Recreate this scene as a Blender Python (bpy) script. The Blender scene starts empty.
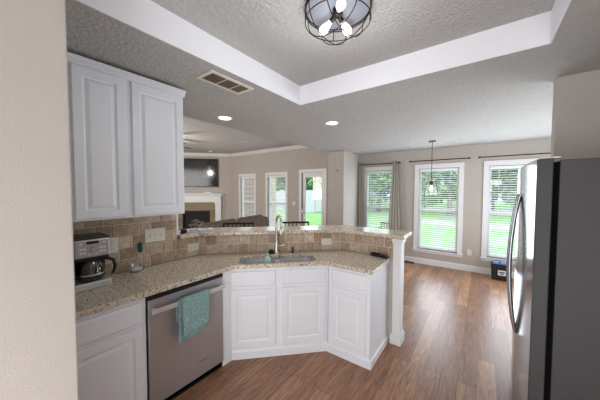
import bpy, bmesh, math, random
from mathutils import Vector, Matrix
random.seed(7)
C = bpy.context.scene.collection
R2 = math.sqrt(2)
rad = math.radians

# ---------------------------------------------------------------- camera, world, light
cam_d = bpy.data.cameras.new('camera'); cam = bpy.data.objects.new('camera', cam_d); C.objects.link(cam)
cam_d.sensor_width = 36; cam_d.sensor_fit = 'HORIZONTAL'; cam_d.lens = 36 * 249.64 / 600
cam_d.clip_start = 0.02; cam_d.clip_end = 300
PT, YW, RL = 0.03973, 0.63163, 0.00249
Fv = Vector((-math.sin(YW)*math.cos(PT), math.cos(YW)*math.cos(PT), -math.sin(PT)))
Rv = Vector((math.cos(YW), math.sin(YW), 0)); Uv = Rv.cross(Fv)
Rr = Rv*math.cos(RL) + Uv*math.sin(RL); Ur = Uv*math.cos(RL) - Rv*math.sin(RL)
mw = Matrix((( Rr.x, Ur.x, -Fv.x, 0), (Rr.y, Ur.y, -Fv.y, 0), (Rr.z, Ur.z, -Fv.z, 1.612), (0, 0, 0, 1)))
cam.matrix_world = mw
bpy.context.scene.camera = cam

w = bpy.data.worlds.new('world'); bpy.context.scene.world = w; w.use_nodes = True
nt = w.node_tree; bg = nt.nodes['Background']
sky = nt.nodes.new('ShaderNodeTexSky'); sky.sky_type = 'NISHITA'; sky.sun_disc = False
sky.sun_elevation = rad(48); sky.sun_rotation = rad(200); sky.dust_density = 3.0; sky.air_density = 1.0; sky.altitude = 100
mixw = nt.nodes.new('ShaderNodeMix'); mixw.data_type = 'RGBA'; mixw.inputs[0].default_value = 0.6
nt.links.new(sky.outputs[0], mixw.inputs[6]); mixw.inputs[7].default_value = (6.0, 6.6, 7.4, 1)
nt.links.new(mixw.outputs[2], bg.inputs[0]); bg.inputs[1].default_value = 0.36

sun_d = bpy.data.lights.new('sun', 'SUN'); sun_d.energy = 0.7; sun_d.angle = rad(20); sun_d.color = (1, .97, .92)
sun = bpy.data.objects.new('sun', sun_d); C.objects.link(sun); sun.rotation_euler = (rad(35), 0, rad(200))

def area(name, loc, target, sx, sy, power, col):
    d = bpy.data.lights.new(name, 'AREA'); d.shape = 'RECTANGLE'; d.size = sx; d.size_y = sy; d.energy = power; d.color = col
    o = bpy.data.objects.new(name, d); C.objects.link(o); o.location = loc
    o.rotation_euler = (Vector(target) - Vector(loc)).to_track_quat('-Z', 'Y').to_euler()
    return o
# added unseen fill lamps behind the camera and across the open plan
area('kitchen_fill', (0.55, -1.9, 1.3), (-0.8, 3.0, 0.8), 1.6, 1.6, 50, (.97, .98, 1.0))
area('kitchen_bounce', (-0.2, -0.6, 0.5), (-0.9, 2.2, 2.6), 1.4, 1.4, 15, (.97, .98, 1.0))
area('living_fill', (-6.2, 0.4, 1.9), (-6.5, 6.0, 1.7), 3.0, 1.6, 85, (1, .98, .95))
area('breakfast_bounce', (0.9, 4.3, 0.5), (0.4, 4.2, 2.5), 2.0, 2.2, 23, (.82, .92, 1.0))
area('breakfast_fill', (2.0, 4.4, 1.4), (-1.5, 4.4, 1.4), 1.6, 1.6, 34, (.90, .96, 1.0))
# added lamps boosting the daylight, just inside each tall window and the glazed door
for wx, pw in ((-6.66, 3), (-5.3, 4), (-3.93, 4), (-2.03, 4), (-.77, 13), (.47, 13)):
    area('window_fill', (wx, 5.80, 1.25), (wx-.2, 3.0, 1.45), .62, 1.6, pw, (.80, .90, 1.0))

vs = bpy.context.scene.view_settings
bpy.context.scene.display_settings.display_device = 'sRGB'
vs.view_transform = 'Standard'; vs.look = 'None'; vs.gamma = 1; vs.use_curve_mapping = False; vs.exposure = 0.33

# ---------------------------------------------------------------- materials
def srgb(r, g, b):
    f = lambda c: ((c/255+.055)/1.055)**2.4 if c/255 > .04045 else c/255/12.92
    return (f(r), f(g), f(b), 1)
def mat(name, col, rough=.5, metal=0.0, var=.06, vscale=6, bump=0.0, bscale=60, spec=.5, emit=None, estr=0, trans=0, coat=0, detail=3, stretch=None):
    m = bpy.data.materials.new(name); m.use_nodes = True; n = m.node_tree; p = n.nodes['Principled BSDF']
    p.inputs['Roughness'].default_value = rough; p.inputs['Metallic'].default_value = metal
    p.inputs['Specular IOR Level'].default_value = spec
    p.inputs['Transmission Weight'].default_value = trans
    p.inputs['Coat Weight'].default_value = coat
    tc = n.nodes.new('ShaderNodeTexCoord'); src = tc.outputs['Object']
    if stretch:
        mp = n.nodes.new('ShaderNodeMapping'); mp.inputs['Scale'].default_value = stretch
        n.links.new(src, mp.inputs[0]); src = mp.outputs[0]
    no = n.nodes.new('ShaderNodeTexNoise'); no.inputs['Scale'].default_value = vscale; no.inputs['Detail'].default_value = detail
    n.links.new(src, no.inputs[0])
    cr = n.nodes.new('ShaderNodeValToRGB'); n.links.new(no.outputs[0], cr.inputs[0])
    cr.color_ramp.elements[0].position = .3; cr.color_ramp.elements[1].position = .7
    cr.color_ramp.elements[0].color = tuple(c*(1-var) for c in col[:3])+(1,)
    cr.color_ramp.elements[1].color = tuple(min(1, c*(1+var)) for c in col[:3])+(1,)
    n.links.new(cr.outputs[0], p.inputs['Base Color'])
    if emit: p.inputs['Emission Color'].default_value = emit; p.inputs['Emission Strength'].default_value = estr
    if bump:
        nb = n.nodes.new('ShaderNodeTexNoise'); nb.inputs['Scale'].default_value = bscale; nb.inputs['Detail'].default_value = 3
        n.links.new(src, nb.inputs[0])
        b = n.nodes.new('ShaderNodeBump'); b.inputs['Strength'].default_value = min(1, bump); b.inputs['Distance'].default_value = .01*max(1, bump)
        n.links.new(nb.outputs[0], b.inputs['Height']); n.links.new(b.outputs[0], p.inputs['Normal'])
    return m
def thin_glass(name, tint=(1, 1, 1, 1), gloss=.07):
    m = bpy.data.materials.new(name); m.use_nodes = True; n = m.node_tree
    n.nodes.remove(n.nodes['Principled BSDF']); out = n.nodes['Material Output']
    t = n.nodes.new('ShaderNodeBsdfTransparent'); t.inputs[0].default_value = tint
    g = n.nodes.new('ShaderNodeBsdfGlossy'); g.inputs['Roughness'].default_value = .02
    x = n.nodes.new('ShaderNodeMixShader')
    fr = n.nodes.new('ShaderNodeLayerWeight'); pw = n.nodes.new('ShaderNodeMath'); pw.operation = 'POWER'; pw.inputs[1].default_value = 4
    n.links.new(fr.outputs['Facing'], pw.inputs[0])
    mu = n.nodes.new('ShaderNodeMath'); mu.operation = 'MULTIPLY_ADD'; mu.inputs[1].default_value = .5; mu.inputs[2].default_value = gloss; mu.use_clamp = True
    n.links.new(pw.outputs[0], mu.inputs[0]); n.links.new(mu.outputs[0], x.inputs[0])
    n.links.new(t.outputs[0], x.inputs[1]); n.links.new(g.outputs[0], x.inputs[2]); n.links.new(x.outputs[0], out.inputs[0])
    return m
M = {}
M['wall'] = mat('wall_paint', srgb(188, 181, 174), .75, var=.02, bump=.15, bscale=180)
M['wall_cool'] = M['wall']
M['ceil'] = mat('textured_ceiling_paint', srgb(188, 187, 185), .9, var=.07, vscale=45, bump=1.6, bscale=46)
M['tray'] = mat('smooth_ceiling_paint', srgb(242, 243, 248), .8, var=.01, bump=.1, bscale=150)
M['white'] = mat('white_cabinet_paint', srgb(240, 243, 249), .36, var=.01)
M['trim'] = mat('white_trim_paint', srgb(232, 233, 234), .4, var=.01)
M['groove'] = mat('shaded_gap', srgb(90, 86, 80), .8)
M['steel'] = mat('brushed_steel', srgb(222, 223, 226), .36, .7, var=.10, vscale=5, stretch=(1, 1, 60))
M['dw_steel'] = mat('dishwasher_steel', srgb(186, 182, 184), .36, .6, var=.06, vscale=12, stretch=(40, 1, 1))
M['chrome'] = mat('brushed_nickel', srgb(198, 195, 192), .25, .85)
M['handle_steel'] = mat('satin_handle_steel', srgb(170, 172, 176), .25, .95)
M['fridge_front'] = mat('glossy_steel', srgb(116, 117, 121), .13, 1.0, var=.03)
M['fridge_side'] = mat('grey_textured_steel', srgb(72, 71, 73), .45, .3, var=.10, vscale=220, bump=.25, bscale=500)
M['black'] = mat('black_plastic', srgb(22, 22, 24), .35, var=.1)
M['rubber'] = mat('black_rubber', srgb(10, 10, 11), .9, var=.1, spec=.1)
M['dark'] = mat('dark_bronze', srgb(56, 44, 38), .4, .7)
M['dark_metal'] = mat('dark_metal', srgb(40, 38, 40), .45, .6)
M['grout'] = mat('grout', srgb(224, 214, 200), .9, var=.05, bump=.2, bscale=200)
M['ivory'] = mat('ivory_plastic', srgb(225, 222, 208), .4, var=.01)
M['towel'] = mat('teal_towel', srgb(140, 172, 172), .95, var=.32, vscale=75, bump=.6, bscale=250)
M['curtain'] = mat('taupe_curtain', srgb(184, 178, 170), .9, var=.04, bump=.1, bscale=300)
M['blind'] = mat('white_blind', srgb(244, 246, 250), .5, var=.01)
M['cloth_brown'] = mat('brown_upholstery', srgb(112, 96, 84), .85, var=.15, vscale=9, bump=.3, bscale=120)
M['wood_dark'] = mat('cherry_wood', srgb(92, 46, 34), .4, var=.2, vscale=8)
M['granite_dark'] = M['dark']
M['stone'] = mat('fireplace_slate', srgb(150, 134, 110), .6, var=.25, vscale=9, bump=.3, bscale=30)
M['soot'] = mat('firebox_black', srgb(30, 28, 28), .8, var=.3)
M['ash'] = mat('log_bark', srgb(108, 98, 92), .9, var=.5, vscale=20, bump=.5, bscale=40)
M['screen'] = mat('tv_screen', srgb(30, 30, 34), .12, 0, var=.05)
M['bulb'] = mat('bulb_glow', srgb(255, 250, 235), .3, emit=(1, .96, .88, 1), estr=.95)
M['bulb_bright'] = mat('pendant_bulb_glow', srgb(255, 250, 235), .3, emit=(1, .95, .85, 1), estr=3.0)
M['plate'] = mat('satin_canopy_plate', srgb(150, 154, 164), .45, .2)
M['bar_steel'] = mat('bright_bar_steel', srgb(206, 206, 208), .3, .35)
M['louver'] = mat('vent_louver', srgb(128, 114, 102), .6)
M['led'] = mat('downlight_lens', srgb(255, 255, 250), .3, emit=(1, .97, .92, 1), estr=9.0)
M['glass'] = thin_glass('window_glass')
M['clear'] = thin_glass('clear_glass', (.96, .97, .97, 1), .16)
M['smoke'] = thin_glass('dark_carafe_glass', (.35, .36, .38, 1), .14)
M['paper'] = mat('paper_white', srgb(226, 228, 236), .8, var=.02)
M['ink'] = mat('brochure_ink', srgb(60, 66, 110), .6, var=.5, vscale=30)
M['soap'] = mat('pale_soap', srgb(205, 222, 224), .3, var=.03)
M['green_cap'] = mat('green_cap', srgb(120, 205, 165), .4)
M['teal_plastic'] = mat('dark_teal_plastic', srgb(20, 78, 72), .3)
M['blue_plastic'] = mat('blue_plastic', srgb(100, 140, 200), .4, var=.2, vscale=20)
M['bin'] = mat('black_bin_plastic', srgb(30, 28, 33), .45)
M['grass'] = mat('lawn_grass', srgb(128, 178, 104), .95, var=.18, vscale=1.2, bump=.4, bscale=30, detail=6)
M['path'] = mat('pale_gravel', srgb(176, 172, 164), .95, var=.1, vscale=4, bump=.3, bscale=40)
M['bark'] = mat('tree_bark', srgb(112, 98, 84), .95, var=.3, vscale=12, bump=.5, bscale=20)
M['post'] = mat('tan_post_paint', srgb(206, 188, 164), .7, var=.04)
M['fence'] = mat('white_vinyl', srgb(186, 192, 202), .5, var=.03)
def leaf_mat():
    m = mat('leaf_green', srgb(134, 168, 118), .8, var=.25, vscale=.9)
    n = m.node_tree; p = n.nodes['Principled BSDF']
    g = n.nodes.new('ShaderNodeNewGeometry'); hs = n.nodes.new('ShaderNodeHueSaturation')
    cr = n.nodes['Color Ramp'] if 'Color Ramp' in n.nodes else [x for x in n.nodes if x.type == 'VALTORGB'][0]
    mr = n.nodes.new('ShaderNodeMapRange'); mr.inputs[3].default_value = .6; mr.inputs[4].default_value = 1.5
    n.links.new(g.outputs['Random Per Island'], mr.inputs[0]); n.links.new(mr.outputs[0], hs.inputs['Value'])
    n.links.new(cr.outputs[0], hs.inputs['Color']); n.links.new(hs.outputs[0], p.inputs['Base Color'])
    return m
M['leaf'] = leaf_mat()

def tile_mat():
    m = bpy.data.materials.new('tumbled_travertine'); m.use_nodes = True; n = m.node_tree; p = n.nodes['Principled BSDF']
    g = n.nodes.new('ShaderNodeNewGeometry')
    cr = n.nodes.new('ShaderNodeValToRGB'); n.links.new(g.outputs['Random Per Island'], cr.inputs[0])
    e = cr.color_ramp.elements; e[0].color = srgb(158, 134, 110); e[1].color = srgb(216, 196, 176)
    for pos, c in ((.25, srgb(178, 154, 128)), (.5, srgb(200, 178, 156)), (.75, srgb(172, 154, 136))):
        x = e.new(pos); x.color = c
    tc = n.nodes.new('ShaderNodeTexCoord')
    no = n.nodes.new('ShaderNodeTexNoise'); no.inputs['Scale'].default_value = 38; no.inputs['Detail'].default_value = 6; no.inputs['Roughness'].default_value = .7
    n.links.new(tc.outputs['Object'], no.inputs[0])
    mr = n.nodes.new('ShaderNodeMapRange'); mr.inputs[1].default_value = .3; mr.inputs[2].default_value = .7; mr.inputs[3].default_value = .62; mr.inputs[4].default_value = 1.3
    n.links.new(no.outputs[0], mr.inputs[0])
    hs = n.nodes.new('ShaderNodeHueSaturation'); n.links.new(mr.outputs[0], hs.inputs['Value']); n.links.new(cr.outputs[0], hs.inputs['Color'])
    n.links.new(hs.outputs[0], p.inputs['Base Color']); p.inputs['Roughness'].default_value = .55
    b = n.nodes.new('ShaderNodeBump'); b.inputs['Strength'].default_value = .35; b.inputs['Distance'].default_value = .004
    n.links.new(no.outputs[0], b.inputs['Height']); n.links.new(b.outputs[0], p.inputs['Normal'])
    return m
M['tile'] = tile_mat()
def granite_mat():
    m = bpy.data.materials.new('speckled_granite'); m.use_nodes = True; n = m.node_tree; p = n.nodes['Principled BSDF']
    tc = n.nodes.new('ShaderNodeTexCoord')
    no = n.nodes.new('ShaderNodeTexNoise'); no.inputs['Scale'].default_value = 55; no.inputs['Detail'].default_value = 5; no.inputs['Roughness'].default_value = .75
    n.links.new(tc.outputs['Object'], no.inputs[0])
    cr = n.nodes.new('ShaderNodeValToRGB'); n.links.new(no.outputs[0], cr.inputs[0]); e = cr.color_ramp.elements
    e[0].position = .34; e[0].color = srgb(88, 78, 72); e[1].position = .72; e[1].color = srgb(236, 230, 220)
    for pos, c in ((.41, srgb(156, 140, 122)), (.47, srgb(204, 192, 172)), (.58, srgb(224, 215, 200))):
        x = e.new(pos); x.color = c
    vo = n.nodes.new('ShaderNodeTexVoronoi'); vo.inputs['Scale'].default_value = 110; n.links.new(tc.outputs['Object'], vo.inputs[0])
    c2 = n.nodes.new('ShaderNodeValToRGB'); n.links.new(vo.outputs['Color'], c2.inputs[0])
    c2.color_ramp.elements[0].position = .10; c2.color_ramp.elements[0].color = (.16, .12, .10, 1); c2.color_ramp.elements[1].position = .2; c2.color_ramp.elements[1].color = (1, 1, 1, 1)
    mx = n.nodes.new('ShaderNodeMix'); mx.data_type = 'RGBA'; mx.blend_type = 'MULTIPLY'; mx.inputs[0].default_value = .75
    n.links.new(cr.outputs[0], mx.inputs[6]); n.links.new(c2.outputs[0], mx.inputs[7])
    n.links.new(mx.outputs[2], p.inputs['Base Color']); p.inputs['Roughness'].default_value = .16
    return m
M['granite'] = granite_mat()
def floor_mat():
    m = bpy.data.materials.new('wood_plank_floor'); m.use_nodes = True; n = m.node_tree; p = n.nodes['Principled BSDF']
    tc = n.nodes.new('ShaderNodeTexCoord')
    mp = n.nodes.new('ShaderNodeMapping'); mp.inputs['Rotation'].default_value = (0, 0, rad(90)); n.links.new(tc.outputs['Object'], mp.inputs[0])
    def brick(c1, c2, mort, msize):
        br = n.nodes.new('ShaderNodeTexBrick'); br.inputs['Scale'].default_value = 1.0
        br.inputs['Brick Width'].default_value = 1.22; br.inputs['Row Height'].default_value = .13; br.inputs['Mortar Size'].default_value = msize
        br.inputs['Color1'].default_value = c1; br.inputs['Color2'].default_value = c2; br.inputs['Mortar'].default_value = mort
        br.offset = .37; br.offset_frequency = 2; br.inputs['Mortar Smooth'].default_value = .3
        n.links.new(mp.outputs[0], br.inputs[0]); return br
    br = brick(srgb(176, 132, 102), srgb(138, 98, 74), srgb(84, 62, 50), .0015)
    bid = brick((0, 0, 0, 1), (1, 1, 1, 1), (.5, .5, .5, 1), 0)
    # grain stretched along each plank, shifted per plank
    mg = n.nodes.new('ShaderNodeMapping'); mg.inputs['Scale'].default_value = (2.2, 22, 1); n.links.new(mp.outputs[0], mg.inputs[0])
    ad = n.nodes.new('ShaderNodeVectorMath'); ad.operation = 'MULTIPLY_ADD'; ad.inputs[1].default_value = (7, 7, 7)
    n.links.new(bid.outputs[0], ad.inputs[0]); n.links.new(mg.outputs[0], ad.inputs[2])
    no = n.nodes.new('ShaderNodeTexNoise'); no.inputs['Scale'].default_value = 1.6; no.inputs['Detail'].default_value = 7; no.inputs['Roughness'].default_value = .68; no.inputs['Distortion'].default_value = 1.2
    n.links.new(ad.outputs[0], no.inputs[0])
    mr = n.nodes.new('ShaderNodeMapRange'); mr.inputs[1].default_value = .32; mr.inputs[2].default_value = .68; mr.inputs[3].default_value = .5; mr.inputs[4].default_value = 1.5
    n.links.new(no.outputs[0], mr.inputs[0])
    hs = n.nodes.new('ShaderNodeHueSaturation'); n.links.new(br.outputs[0], hs.inputs['Color']); n.links.new(mr.outputs[0], hs.inputs['Value'])
    n.links.new(hs.outputs[0], p.inputs['Base Color'])
    r2 = n.nodes.new('ShaderNodeMapRange'); r2.inputs[3].default_value = .27; r2.inputs[4].default_value = .38
    n.links.new(no.outputs[0], r2.inputs[0]); n.links.new(r2.outputs[0], p.inputs['Roughness'])
    b = n.nodes.new('ShaderNodeBump'); b.inputs['Strength'].default_value = .12; b.inputs['Distance'].default_value = .003
    n.links.new(no.outputs[0], b.inputs['Height']); n.links.new(b.outputs[0], p.inputs['Normal'])
    return m
M['floor'] = floor_mat()
def brick_mat(name, c1, c2, mo, bw, rh, ms):
    m = bpy.data.materials.new(name); m.use_nodes = True; n = m.node_tree; p = n.nodes['Principled BSDF']
    tc = n.nodes.new('ShaderNodeTexCoord'); sx = n.nodes.new('ShaderNodeSeparateXYZ'); cx = n.nodes.new('ShaderNodeCombineXYZ')
    n.links.new(tc.outputs['Object'], sx.inputs[0])
    a = n.nodes.new('ShaderNodeMath'); n.links.new(sx.outputs[0], a.inputs[0]); n.links.new(sx.outputs[1], a.inputs[1])
    n.links.new(a.outputs[0], cx.inputs[0]); n.links.new(sx.outputs[2], cx.inputs[1])
    br = n.nodes.new('ShaderNodeTexBrick'); br.inputs['Scale'].default_value = 1
    br.inputs['Brick Width'].default_value = bw; br.inputs['Row Height'].default_value = rh; br.inputs['Mortar Size'].default_value = ms
    br.inputs['Color1'].default_value = c1; br.inputs['Color2'].default_value = c2; br.inputs['Mortar'].default_value = mo
    n.links.new(cx.outputs[0], br.inputs[0]); n.links.new(br.outputs[0], p.inputs['Base Color']); p.inputs['Roughness'].default_value = .85
    return m
M['brick'] = brick_mat('exterior_brick', srgb(168, 132, 110), srgb(132, 100, 84), srgb(196, 184, 170), .22, .075, .012)
M['slate'] = brick_mat('surround_tile', srgb(150, 136, 112), srgb(124, 110, 88), srgb(160, 150, 132), .3, .3, .004)

# ---------------------------------------------------------------- mesh helpers
class MB:
    def __init__(s): s.bm = bmesh.new()
    def box(s, x0, x1, y0, y1, z0, z1):
        v = [s.bm.verts.new((x, y, z)) for x in (x0, x1) for y in (y0, y1) for z in (z0, z1)]
        for f in ((0,1,3,2),(4,6,7,5),(0,4,5,1),(2,3,7,6),(0,2,6,4),(1,5,7,3)): s.bm.faces.new([v[i] for i in f])
        return s
    def prism(s, pts, z0, z1):
        a = [s.bm.verts.new((x, y, z0)) for x, y in pts]; b = [s.bm.verts.new((x, y, z1)) for x, y in pts]
        s.bm.faces.new(a[::-1]); s.bm.faces.new(b); n = len(pts)
        for i in range(n): s.bm.faces.new((a[i], a[(i+1) % n], b[(i+1) % n], b[i]))
        return s
    def extrude_profile(s, prof, axis, a, b):
        """prof: list of (u, z); axis 'x': u is y; axis 'y': u is x"""
        def P(u, z, t): return (t, u, z) if axis == 'x' else (u, t, z)
        A = [s.bm.verts.new(P(u, z, a)) for u, z in prof]; B = [s.bm.verts.new(P(u, z, b)) for u, z in prof]
        s.bm.faces.new(A); s.bm.faces.new(B[::-1]); n = len(prof)
        for i in range(n): s.bm.faces.new((A[i], B[i], B[(i+1) % n], A[(i+1) % n]))
        return s
    def tube(s, pts, r, seg=10, close=False, cap=True):
        pts = [Vector(p) for p in pts]; n = len(pts); rs = r if isinstance(r, (list, tuple)) else [r]*n
        rings = []; up = None
        for i, p in enumerate(pts):
            if close: t = pts[(i+1) % n] - pts[i-1]
            else: t = pts[min(i+1, n-1)] - pts[max(i-1, 0)]
            t.normalize()
            if up is None:
                up = Vector((0, 0, 1)) if abs(t.z) < .9 else Vector((1, 0, 0))
            u = (up - t*up.dot(t)); u.normalize(); v = t.cross(u); up = u
            rings.append([s.bm.verts.new(p + (u*math.cos(2*math.pi*k/seg) + v*math.sin(2*math.pi*k/seg))*rs[i]) for k in range(seg)])
        m = n if close else n-1
        for i in range(m):
            a, b = rings[i], rings[(i+1) % n]
            for k in range(seg): s.bm.faces.new((a[k], a[(k+1) % seg], b[(k+1) % seg], b[k]))
        if cap and not close: s.bm.faces.new(rings[0][::-1]); s.bm.faces.new(rings[-1])
        return s
    def lathe(s, prof, c=(0, 0, 0), seg=28, capa=True, capb=True):
        rings = [[s.bm.verts.new((c[0]+r*math.cos(2*math.pi*k/seg), c[1]+r*math.sin(2*math.pi*k/seg), c[2]+z)) for k in range(seg)] for r, z in prof]
        for a, b in zip(rings, rings[1:]):
            for k in range(seg): s.bm.faces.new((a[k], a[(k+1) % seg], b[(k+1) % seg], b[k]))
        if capa: s.bm.faces.new(rings[0][::-1])
        if capb: s.bm.faces.new(rings[-1])
        return s
    def grid(s, fn, nu, nv):
        g = [[s.bm.verts.new(fn(i/nu, j/nv)) for j in range(nv+1)] for i in range(nu+1)]
        for i in range(nu):
            for j in range(nv): s.bm.faces.new((g[i][j], g[i+1][j], g[i+1][j+1], g[i][j+1]))
        return s
    def build(s, name, m, parent=None, bevel=0, smooth=False, seg=2, solid=0, subsurf=0):
        bmesh.ops.recalc_face_normals(s.bm, faces=s.bm.faces)
        me = bpy.data.meshes.new(name); s.bm.to_mesh(me); s.bm.free(); me.materials.append(m)
        if smooth:
            for p in me.polygons: p.use_smooth = True
        o = bpy.data.objects.new(name, me); C.objects.link(o)
        if parent: o.parent = parent
        if solid: k = o.modifiers.new('solid', 'SOLIDIFY'); k.thickness = solid; k.offset = 0
        if subsurf: k = o.modifiers.new('sub', 'SUBSURF'); k.levels = k.render_levels = subsurf
        if bevel:
            k = o.modifiers.new('bevel', 'BEVEL'); k.width = bevel; k.segments = seg; k.limit_method = 'ANGLE'; k.angle_limit = rad(40)
        if smooth and not subsurf:
            me.set_sharp_from_angle(angle=rad(45)) if hasattr(me, 'set_sharp_from_angle') else None
        return o
def thing(name, label, cat, loc=(0, 0, 0), rz=0, group=None):
    o = bpy.data.objects.new(name, None); C.objects.link(o); o.location = loc; o.rotation_euler = (0, 0, rz); o.empty_display_size = .1
    return tag(o, label, cat, group)
def tag(o, label, cat, group=None):
    o['label'] = label; o['category'] = cat
    if group: o['group'] = group
    return o
def struct(o): o['kind'] = 'structure'; return o
def children(o): return [c for c in bpy.data.objects if c.parent == o]
def copy_tree(o, parent=None):
    c = o.copy(); C.objects.link(c)
    if parent: c.parent = parent
    for ch in children(o): copy_tree(ch, c)
    return c

CZ = 2.50; LZ = 2.93; YB = 5.98; XE = -2.95
# ---------------------------------------------------------------- structure
struct(MB().box(-9.8, 2.4, -2.3, YB+.15, -.1, 0).build('floor', M['floor']))
# kitchen ceiling around the tray recess
tx0, tx1, ty0, ty1 = -1.563, .311, -1.0, 2.137
cb = MB()
cb.box(XE, tx0, -2.3, YB, CZ, LZ+.1); cb.box(tx1, 2.4, -2.3, YB, CZ, LZ+.1)
cb.box(tx0, tx1, ty1, YB, CZ, LZ+.1); cb.box(tx0, tx1, -2.3, ty0, CZ, LZ+.1)
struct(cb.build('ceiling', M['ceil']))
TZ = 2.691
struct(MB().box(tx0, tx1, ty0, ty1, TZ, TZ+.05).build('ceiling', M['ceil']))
tb = MB(); t_ = .006
tb.box(tx0, tx0+t_, ty0, ty1, CZ-.002, TZ); tb.box(tx1-t_, tx1, ty0, ty1, CZ-.002, TZ)
tb.box(tx0+t_, tx1-t_, ty1-t_, ty1, CZ-.002, TZ); tb.box(tx0+t_, tx1-t_, ty0, ty0+t_, CZ-.002, TZ)
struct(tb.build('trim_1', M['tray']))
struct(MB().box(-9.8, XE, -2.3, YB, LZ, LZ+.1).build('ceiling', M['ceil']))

# window openings in the back wall: x0, x1, z0, z1
WZ0, WZ1 = .33, 2.08
wins = [(-7.01, -6.31), (-5.68, -4.92), (-2.36, -1.70), (-1.14, -.395), (.09, .85)]
door_x = (-4.31, -3.55); DZ = 2.12
bw = MB(); xs = -9.8
ops = sorted([(a, b, WZ0, WZ1) for a, b in wins] + [(door_x[0], door_x[1], 0, DZ)])
for a, b, z0, z1 in ops:
    bw.box(xs, a, YB, YB+.14, 0, LZ)
    if z0 > 0: bw.box(a, b, YB, YB+.14, 0, z0)
    bw.box(a, b, YB, YB+.14, z1, LZ); xs = b
bw.box(xs, 2.4, YB, YB+.14, 0, LZ)
struct(bw.build('wall_back', M['wall']))
# kitchen left wall (full height), pantry wall close to the camera, others
WE = 1.29
struct(MB().box(-2.60, -2.48, -2.2, WE, 0, CZ).build('wall_left', M['wall']))
struct(MB().box(-2.47, -1.20, -2.2, .243, 0, CZ).build('wall_pantry', M['wall'], bevel=.006, seg=3))
struct(MB().box(-2.93, -2.53, 5.12, YB, 0, CZ).build('wall_partition', M['wall'], bevel=.006, seg=3))
struct(MB().box(.444, 1.06, 2.79, 2.90, 0, CZ).build('wall_stub', M['wall'], bevel=.005, seg=3))
struct(MB().box(1.06, 1.18, -2.2, 2.90, 0, CZ).build('wall_right', M['wall']))
struct(MB().box(1.18, 2.4, 2.79, 2.90, 0, CZ).build('wall_nook', M['wall']))
struct(MB().box(2.28, 2.4, 2.90, YB, 0, CZ).build('wall_east', M['wall']))
struct(MB().box(-9.8, 2.4, -2.3, -2.2, 0, LZ).build('wall_front', M['wall']))
struct(MB().box(-9.9, -9.8, -2.3, YB, 0, LZ).build('wall_far', M['wall']))
# diagonal fireplace wall
d0 = Vector((-7.49, YB, 0)); d1 = Vector((-9.8, YB-2.31, 0))
struct(MB().prism([(d0.x, d0.y), (d1.x, d1.y), (d1.x, YB)], 0, LZ).build('wall_fireplace', M['wall']))
# crown trim of the living room
cw = MB(); pr = [(YB, LZ), (YB, LZ-.10), (YB-.02, LZ-.09), (YB-.07, LZ-.03), (YB-.09, LZ)]
cw.extrude_profile(pr, 'x', -7.55, XE); struct(cw.build('trim_2', M['trim']))
cw = MB(); prl = [(0, LZ), (0, LZ-.10), (-.02, LZ-.09), (-.07, LZ-.03), (-.09, LZ)]
cw.extrude_profile(prl, 'x', 0, 3.2); o = struct(cw.build('trim_3', M['trim'])); o.location = (d1.x, d1.y, 0); o.rotation_euler = (0, 0, rad(45))
# baseboards
def bprof(u, s): return [(u, 0), (u, .12), (u+s*.008, .12), (u+s*.016, .10), (u+s*.016, .0)]
for nm, a, b in (('baseboard_back', -2.53, 2.28), ('baseboard_living', -7.4, door_x[0]-.1), ('baseboard_living_right', door_x[1]+.1, -2.93)):
    struct(MB().extrude_profile(bprof(YB, -1), 'x', a, b).build(nm, M['trim']))
struct(MB().extrude_profile(bprof(-2.53, 1), 'y', 5.1, YB).build('baseboard_partition', M['trim']))
struct(MB().extrude_profile(bprof(5.12, -1), 'x', -2.94, -2.52).build('baseboard_partition_end', M['trim']))

def wframe(n, a, b, z0, z1):
    root = struct(thing_struct('window_%d' % n, ((a+b)/2, YB, 0)))
    hw = (b-a)/2
    f = MB(); c = .085
    f.box(-hw-c, -hw, -.02, 0, z0, z1); f.box(hw, hw+c, -.02, 0, z0, z1)
    f.box(-hw-c, hw+c, -.025, 0, z1, z1+c+.01)
    f.box(-hw-c, hw+c, -.018, 0, z0-.075, z0-.02)
    f.build('window_casing', M['trim'], root, bevel=.003)
    MB().box(-hw-c-.02, hw+c+.02, -.055, .05, z0-.022, z0).build('window_sill', M['trim'], root, bevel=.004)
    f = MB(); e = .035; zm = (z0+z1)/2-.02
    for x0, x1 in ((-hw, -hw+e), (hw-e, hw)): f.box(x0, x1, .05, .13, z0, z1)
    f.box(-hw+e, hw-e, .05, .13, z0, z0+e+.015); f.box(-hw+e, hw-e, .05, .13, z1-e, z1)
    f.box(-hw+e, hw-e, .07, .12, zm-.03, zm+.03)
    f.build('window_frame', M['trim'], root)
    MB().box(-hw+e, hw-e, .094, .097, z0+e+.015, z1-e).build('pane', M['glass'], root)
def thing_struct(name, loc):
    o = bpy.data.objects.new(name, None); C.objects.link(o); o.location = loc; return o
for i, (a, b) in enumerate(wins): wframe(i+1, a, b, WZ0, WZ1)

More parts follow.
